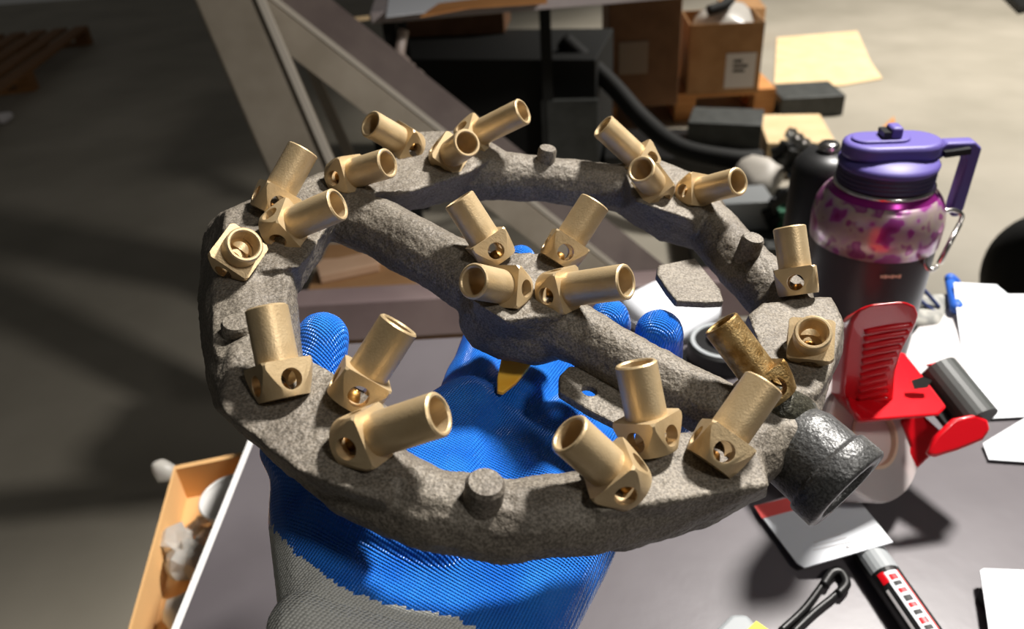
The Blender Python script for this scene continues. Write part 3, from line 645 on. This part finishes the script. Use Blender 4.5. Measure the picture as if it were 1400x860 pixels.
# white cloth, black ring
bm = new(); balls(bm, [(G(870, 425, .012), .016), (G(905, 408, .012), .018), (G(940, 432, .012), .018), (G(968, 428, .008), .014), (G(915, 455, .008), .015)])
for v in bm.verts: v.co += noise.noise_vector(v.co * 40) * .008
tag(obj('white_cloth', bm, M_PAPER, smooth=True), 'crumpled white cloth on the desk behind the gloved fingertips', 'cloth')
rb = G(985, 490, .0); R = frame((.1, -.15, 1))
t = thing('tape_spool', 'black round spool with pale rim seen behind the stained nozzle', 'spool', Vector((rb.x, rb.y, 0)))
bm = new(); lathe(bm, [(.014, .0), (.028, .0), (.029, .002), (.029, .017), (.027, .0185), (.014, .0185)], rb, None, 48); obj('spool_body', bm, M_BLACK, t, smooth=False)
bm = new(); lathe(bm, [(.023, .0184), (.0265, .0184), (.0265, .0196), (.023, .0196)], rb, None, 48); obj('pale_rim', bm, M_GREY, t)

# ================================================================== BURNER
TH = thing('gas_burner', 'cast iron ring jet burner with brass nozzles held up by the gloved hand', 'burner', B(700, 430, -30))
cast = new()
V = lambda l: [(B(x, y, w_), r * .001) for x, y, w_, r in l]
ring = V([(330, 420, -13, 13), (350, 510, -13, 13), (420, 590, -13, 13), (500, 655, -12, 13), (590, 697, -12, 12), (700, 712, -12, 12), (800, 700, -12, 12.5), (890, 675, -13, 13), (970, 640, -13, 13), (1060, 590, -13, 13), (1090, 500, -13, 13), (1070, 415, -13, 13), (1015, 362, -12, 12.5), (975, 315, -12, 12.5), (925, 275, -12, 12.5), (850, 258, -12, 12), (750, 246, -12, 11.5), (670, 240, -12, 12), (590, 240, -12, 12), (520, 250, -12, 11.5), (450, 268, -12, 11.5), (390, 305, -13, 13), (345, 350, -13, 13)])
for a, b in zip(ring, ring[1:] + ring[:1]): balls(cast, [a, b])
chain(cast, V([(430, 285, -13, 11), (520, 312, -11, 13), (620, 368, -11, 13), (700, 415, -11, 14), (800, 462, -12, 11.5), (900, 520, -12, 11), (1000, 570, -12, 11), (1070, 605, -12, 12)]))
def lobe(topp, wt, botp, wb=-24):
    hullin(cast, [B(x, y, wt) for x, y in topp] + [B(x, y, wb) for x, y in botp])
lobe([(308, 288), (330, 278), (365, 262), (430, 250), (470, 280), (440, 320), (410, 365), (330, 372), (300, 365)], 0, [(278, 320), (290, 300), (470, 262), (470, 300), (410, 400), (275, 420)], -24)
lobe([(292, 345), (400, 365), (385, 400), (380, 480), (318, 530), (292, 470)], -3, [(276, 325), (270, 380), (269, 430), (275, 480), (288, 550), (420, 540), (405, 400), (400, 380)], -25)
lobe([(318, 470), (345, 455), (440, 500), (540, 560), (552, 615), (530, 690), (400, 640), (302, 560)], 0, [(270, 430), (275, 480), (290, 555), (400, 655), (530, 735), (560, 680), (430, 520)], -26)
lobe([(545, 190), (572, 178), (640, 178), (690, 205), (640, 235), (560, 262), (490, 262), (470, 245)], 0, [(560, 290), (640, 270), (700, 215), (470, 270)], -22)
lobe([(850, 222), (900, 217), (955, 238), (988, 272), (945, 300), (870, 275)], 0, [(840, 290), (900, 330), (960, 345), (1000, 300)], -24)
lobe([(1022, 432), (1045, 414), (1138, 404), (1154, 440), (1140, 500), (1120, 540), (1060, 535)], 0, [(1020, 440), (1040, 500), (1110, 590), (1152, 480)], -22)
lobe([(805, 680), (850, 640), (900, 590), (965, 590), (1040, 612), (1052, 664), (900, 688), (820, 700)], 0, [(790, 755), (860, 755), (960, 725), (1048, 680), (900, 640)], -24)
lobe([(650, 370), (690, 345), (755, 345), (800, 395), (770, 430), (690, 438), (645, 410)], 1, [(650, 455), (690, 480), (760, 482), (790, 440), (700, 400)], -22)
balls(cast, V([(685, 430, -15, 17), (735, 445, -17, 16), (700, 440, -19, 15)]))
balls(cast, V([(1060, 555, -7, 9), (1075, 570, -12, 12)]))
co = obj('casting', cast, M_IRON, TH)
remesh(co, .0009, 9, .5)
bmx = new(); bmx.from_mesh(co.data); bmx.normal_update()
for v in bmx.verts:             # sand-cast unevenness of the real surface
    p = v.co
    v.co = p + v.normal * (noise.noise(p * 90) * .0007 + noise.noise(p * 320) * .0003 + noise.noise(p * 700) * .00012)
bmx.to_mesh(co.data); bmx.free()
# inlet pipe with collar
i0, i1 = B(1080, 600, -13), B(1147, 660, -15)
ai = (i1 - i0).normalized(); R = frame(ai); Li = (i1 - i0).length
bm = new()
lathe(bm, [(.0, -.006), (.012, -.004), (.0152, .004), (.0152, Li * .68), (.0154, Li * .72), (.0163, Li * .74), (.0167, Li * .78), (.0167, Li * 1.14), (.0158, Li * 1.18), (.0118, Li * 1.18), (.0112, Li * 1.1), (.0112, Li * .3), (0, Li * .28)], i0, R, 96, close=False)
ip = obj('inlet_pipe', bm, M_IRON2, TH, smooth=True, label='darker collared inlet pipe')
# knob stained with oil below the discoloured nozzle
bm = new(); balls(bm, V([(1064, 560, -4, 8.5), (1078, 572, -9, 10.5)])); ob = obj('oily_boss', bm, M_STAIN, TH, label='oil-stained boss below the discoloured nozzle')
remesh(ob, .0012, 4)
# round bosses
for (x, y, w0, rr, h) in ((745, 226, 0, 4.6, 5.5), (1020, 352, 0, 5.0, 6.5), (659, 690, 0, 5.6, 6), (327, 468, -3, 5.2, 5)):
    c = B(x, y, w0 - 4); bm = new(); R = frame(BN)
    lathe(bm, [(0, -.004), (rr * .001 * 1.12, -.004), (rr * .001, .0), (rr * .001 * .97, h * .001 + .0025), (rr * .00082, h * .001 + .0038), (0, h * .001 + .004)], c, R, 32, close=False)
    o = obj('boss', bm, M_IRON, TH, smooth=True); o.data.set_sharp_from_angle(angle=math.radians(30))
# mounting lugs
def lug(pts, w0, th, hole=None):
    outl = [B(x, y, w0) for x, y in pts]; bm = new(); prism(bm, outl, -BN * th); o = obj('mounting_lug', bm, M_IRON, TH)
    if hole:
        hb = new(); c = B(hole[0], hole[1], w0); lathe(hb, [(0, -.02), (hole[2], -.02), (hole[2], .02), (0, .02)], c, frame(BN), 32, close=False)
        bmesh.ops.recalc_face_normals(hb, faces=hb.faces[:])
        ho = obj('cutter', hb, M_IRON, TH); md = o.modifiers.new('b', 'BOOLEAN'); md.object = ho; md.operation = 'DIFFERENCE'; md.solver = 'EXACT'; bake(o); bpy.data.objects.remove(ho)
    md = o.modifiers.new('bv', 'BEVEL'); md.width = .0008; md.segments = 2; md.limit_method = 'ANGLE'
    return o
lug([(765, 512), (778, 500), (810, 500), (870, 540), (875, 585), (850, 583), (805, 560), (765, 535)], -17, .0035, (806, 533, .0027))
lug([(900, 362), (935, 355), (950, 352), (985, 395), (990, 412), (965, 413), (925, 411), (912, 395), (898, 374)], -14, .0035)

# nozzles ---------------------------------------------------------------
D_ = .0125; rO = D_ / 2; rI = rO * .76; BW = D_ * 1.22; BH = D_ * .86
def solid(prof, seg=48):
    b = new(); lathe(b, prof, (0, 0, 0), None, seg, close=False); bmesh.ops.recalc_face_normals(b, faces=b.faces[:]); return b
def tmp(b):
    me = bpy.data.meshes.new('tmp'); b.to_mesh(me); b.free(); o = bpy.data.objects.new('tmp', me); COL.objects.link(o); return o
bb_ = new(); box(bb_, (0, 0, BH / 2), BW, BW, BH); bmesh.ops.recalc_face_normals(bb_, faces=bb_.faces[:]); blk = tmp(bb_)
ops = []
rr = BW * .5
ops.append((tmp(solid([(0, -.0002), (rr * .96, -.0002), (rr * 1.36, BH * .80), (rr * 1.36, BH * .93), (rr * 1.28, BH + .0003), (0, BH + .0003)], 64)), 'INTERSECT'))
ops.append((tmp(solid([(0, .0015), (rI, .0015), (rI, BH + .002), (0, BH + .002)])), 'DIFFERENCE'))
for ax_ in ('X', 'Y'):
    b = solid([(0, -.02), (D_ * .255, -.02), (D_ * .255, .02), (0, .02)], 32); bmesh.ops.rotate(b, verts=b.verts, cent=(0, 0, 0), matrix=Matrix.Rotation(PI / 2, 3, ax_)); bmesh.ops.translate(b, verts=b.verts, vec=(0, 0, BH * .46)); ops.append((tmp(b), 'DIFFERENCE'))
for oo, kind in ops:
    md = blk.modifiers.new('b', 'BOOLEAN'); md.object = oo; md.operation = kind; md.solver = 'EXACT'
bake(blk); blk_me = blk.data
for oo, kind in ops: bpy.data.objects.remove(oo)
bpy.data.objects.remove(blk)
def nozzle_mesh(L):
    b = new(); b.from_mesh(blk_me)
    lathe(b, [(rO, BH - .0008), (rO, BH + L - .0005), (rO - .0005, BH + L), (rI + .0004, BH + L), (rI, BH + L - .0005), (rI, BH - .0012)], (0, 0, 0), None, 48, close=False)
    me = bpy.data.meshes.new('nozzle'); b.to_mesh(me); b.free()
    for p in me.polygons: p.use_smooth = True
    me.set_sharp_from_angle(angle=math.radians(28)); return me
jb = new(); lathe(jb, [(.0026, .0003), (.0024, .0014), (.0013, .0032), (.0006, .0032), (.0006, .001), (0, .001)], (0, 0, 0), None, 20, close=False)
jet_me = bpy.data.meshes.new('jet'); jb.to_mesh(jet_me); jb.free(); jet_me.materials.append(M_JET)
for p in jet_me.polygons: p.use_smooth = True
# base px, tip px, facing ratio of the mouth (+ towards the camera), pixel of a visible side hole, base height w (mm), short?
NZ = [
 (366, 292, 415, 204, -.04, 378, 283, 1, 0), (316, 356, 335, 334, .8, 308, 368, 1, 1), (372, 318, 463, 279, .55, 381, 329, 1, 0),
 (566, 203, 506, 169, .62, 566, 205, 0, 0), (606, 218, 639, 195, .88, 602, 229, 0, 0), (460, 244, 531, 223, .65, 459, 242, 0, 0), (633, 193, 716, 152, .5, 620, 170, 0, 0),
 (888, 231, 824, 172, .35, 890, 215, 0, 0), (901, 262, 876, 231, .82, 905, 268, 0, 0), (938, 266, 1010, 248, .68, 937, 260, 0, 0),
 (682, 357, 627, 272, .15, 681, 348, 1, 0), (760, 359, 814, 276, -.05, 769, 350, 1, 0), (706, 396, 646, 384, .8, 711, 393, 1, 0), (748, 400, 857, 385, .6, 757, 402, 1, 0),
 (389, 545, 364, 420, -.04, 400, 526, 1, 0), (477, 551, 546, 443, .25, 491, 543, 1, 0), (474, 607, 602, 566, .6, 481, 611, 1, 0),
 (862, 668, 777, 592, .6, 851, 672, 1, 0), (893, 616, 869, 496, .12, 869, 603, 1, 0), (968, 634, 1045, 523, -.08, 987, 623, 1, 0),
 (1062, 545, 985, 442, .28, 1050, 515, 2, 0), (1105, 477, 1112, 454, .88, 1106, 486, 1, 1), (1092, 403, 1079, 310, .0, 1088, 387, 1, 0),
]
meshes = {}
for i, (bx, by, tx, ty, m, hx, hy, w0, short) in enumerate(NZ):
    P0 = B(bx, by, w0 - .8)
    r0 = (P0 - CAM); Z0 = r0.length; ray = r0.normalized(); tr = (cyc(tx, ty)).normalized()
    lat = (tr - ray * tr.dot(ray)).normalized()
    axis = (lat * math.sqrt(1 - m * m) - ray * m).normalized()
    # length so that the tip falls on its sight line, kept within the real range
    n2 = ray.cross(lat); best = None
    for k in range(400):
        L = .006 + k * .0001; q = P0 + axis * L; e = (q - CAM).normalized().cross(tr).length
        if best is None or e < best[0]: best = (e, L)
    L = best[1]
    lo_, hi_ = (.0175, .0190) if short else (.0270, .0400)
    if not lo_ <= L <= hi_:
        L = max(lo_, min(hi_, L)); best = None
        for k in range(-90, 181):
            a = math.radians(k * .5); ax2 = lat * math.cos(a) - ray * math.sin(a); e = ((P0 + ax2 * L) - CAM).normalized().cross(tr).length
            if (m >= 0 and k < -4) or (m < 0 and k > 30): continue
            if best is None or e < best[0] - 1e-6: best = (e, a)
        axis = lat * math.cos(best[1]) - ray * math.sin(best[1])
    tl = round((L - BH) * 1000, 1)
    if tl not in meshes: meshes[tl] = nozzle_mesh(tl * .001)
    stain = i == 20
    me = meshes[tl]
    if stain: me = me.copy()
    if not me.materials: me.materials.append(M_BRASS2 if stain else M_BRASS)
    # yaw: side hole nearest to its pixel
    best = None; R0_ = frame(axis)
    for k in range(72):
        a = k * PI / 36; q = P0 + axis * BH * .46 + R0_ @ Vector((math.cos(a), math.sin(a), 0)) * BW / 2
        e = (q - CAM).normalized().cross(cyc(hx, hy).normalized()).length
        if (R0_ @ Vector((math.cos(a), math.sin(a), 0))).dot(ray) > 0: e += .05
        if best is None or e < best[0]: best = (e, a)
    Rn = R0_ @ Matrix.Rotation(best[1], 3, 'Z')
    o = bpy.data.objects.new('nozzle', me); COL.objects.link(o); o.parent = TH
    o.matrix_local = Matrix.Translation(P0 - TH.location) @ Rn.to_4x4()
    if stain: o['label'] = 'brown-stained brass nozzle'
    elif short: o['label'] = 'short brass nozzle'
    j = bpy.data.objects.new('jet', jet_me); COL.objects.link(j); j.parent = o; j.location = (0, 0, .0012)

# ================================================================== GLOVED HAND
HT = thing('gloved_hand', 'hand in blue rubber-coated grey knit glove holding up the burner', 'hand', B(600, 860, -60))
h = new()
palm = V([(448, 835, -60, 15), (718, 850, -60, 16), (430, 700, -58, 16), (424, 655, -56, 14), (780, 735, -56, 17), (800, 700, -54, 14), (600, 640, -54, 16), (760, 640, -54, 16)])
balls(h, palm)
balls(h, V([(560, 620, -50, 15), (640, 560, -48, 14), (470, 690, -50, 17), (600, 740, -50, 16)]))      # thumb base mound
balls(h, V([(760, 710, -50, 16), (730, 640, -52, 14), (690, 590, -52, 12)]))
balls(h, V([(648, 520, -60, 13), (760, 620, -60, 13), (620, 620, -54, 14)]))
chain(h, V([(648, 545, -57, 14), (668, 470, -62, 13), (700, 400, -55, 10.5), (712, 355, -32, 7.5)]))
chain(h, V([(700, 560, -52, 14), (790, 480, -60, 12), (835, 445, -52, 10), (833, 434, -32, 8.8)]))
chain(h, V([(750, 600, -52, 14), (850, 530, -60, 12), (900, 490, -52, 11), (901, 455, -30, 10.6)]))
chain(h, V([(770, 640, -52, 13), (860, 590, -62, 11), (930, 560, -52, 10), (930, 535, -38, 8.5)]))
chain(h, V([(470, 690, -54, 18), (410, 610, -48, 14.5), (425, 540, -40, 12), (440, 470, -28, 10.6), (441, 462, -26, 10.4)]))
balls(h, V([(448, 835, -60, 16), (715, 850, -60, 16), (470, 1000, -66, 17), (720, 1000, -66, 17)]))
hb = obj('glove', h, [M_BLUE, M_KNIT], HT)
remesh(hb, .0012, 14, .6)
me = hb.data
uv = me.uv_layers.new(name='UVMap')
loc0 = HT.location
nv = len(me.vertices); us = [0] * nv; kn = [False] * nv
border = [(340, 630), (352, 660), (372, 700), (400, 740), (440, 775), (480, 802), (560, 822), (620, 832), (690, 868), (760, 910)]
bw = [B(x, y, -42) for x, y in border]
b2 = [((p - BO).dot(BX), (p - BO).dot(BY)) for p in bw]
def side_of(u, v):
    # below the dip line of the coating (towards the wrist)?
    best = None
    for (x0, y0), (x1, y1) in zip(b2, b2[1:]):
        dx_, dy_ = x1 - x0, y1 - y0; tt = max(0, min(1, ((u - x0) * dx_ + (v - y0) * dy_) / (dx_ * dx_ + dy_ * dy_)))
        ex, ey = u - x0 - dx_ * tt, v - y0 - dy_ * tt; dd = ex * ex + ey * ey; cr = dx_ * (v - y0) - dy_ * (u - x0)
        if best is None or dd < best[0]: best = (dd, cr)
    return best[1] < 0
for v in me.vertices:
    p = v.co + loc0 - BO; us[v.index] = (p.dot(BX), p.dot(BY)); wv = p.dot(BN)
    jag = noise.noise(v.co * 350) * .0008
    kn[v.index] = side_of(us[v.index][0] + jag, us[v.index][1] + jag) or (wv < -.072 and us[v.index][1] < .0)
for p in me.polygons:
    p.material_index = 1 if sum(kn[i] for i in p.vertices) * 2 > len(p.vertices) else 0
    for li in p.loop_indices: uv.data[li].uv = us[me.loops[li].vertex_index]
# knit cuff
cf = new(); balls(cf, V([(424, 862, -57, 13.5), (752, 978, -62, 17), (440, 1010, -66, 17), (740, 1010, -66, 17)]))
cu_ = obj('cuff', cf, M_KNIT, HT, label='thicker grey knit cuff'); remesh(cu_, .0013, 5)
me = cu_.data; uv = me.uv_layers.new(name='UVMap')
for l in me.loops:
    p = me.vertices[l.vertex_index].co + loc0 - BO; uv.data[l.index].uv = (p.dot(BX) * .8, p.dot(BY) * .8)

# yellow piece
bm = new(); prism(bm, [B(x, y, -36) for x, y in ((686, 488), (730, 488), (722, 503), (706, 522), (688, 536), (680, 534), (680, 515))], -BN * .002)
for v in bm.verts: pass
tag(obj('yellow_piece', bm, M_YELLOW, bevel=.0005), 'small pointed yellow-orange piece below the burner hub', 'scrap')
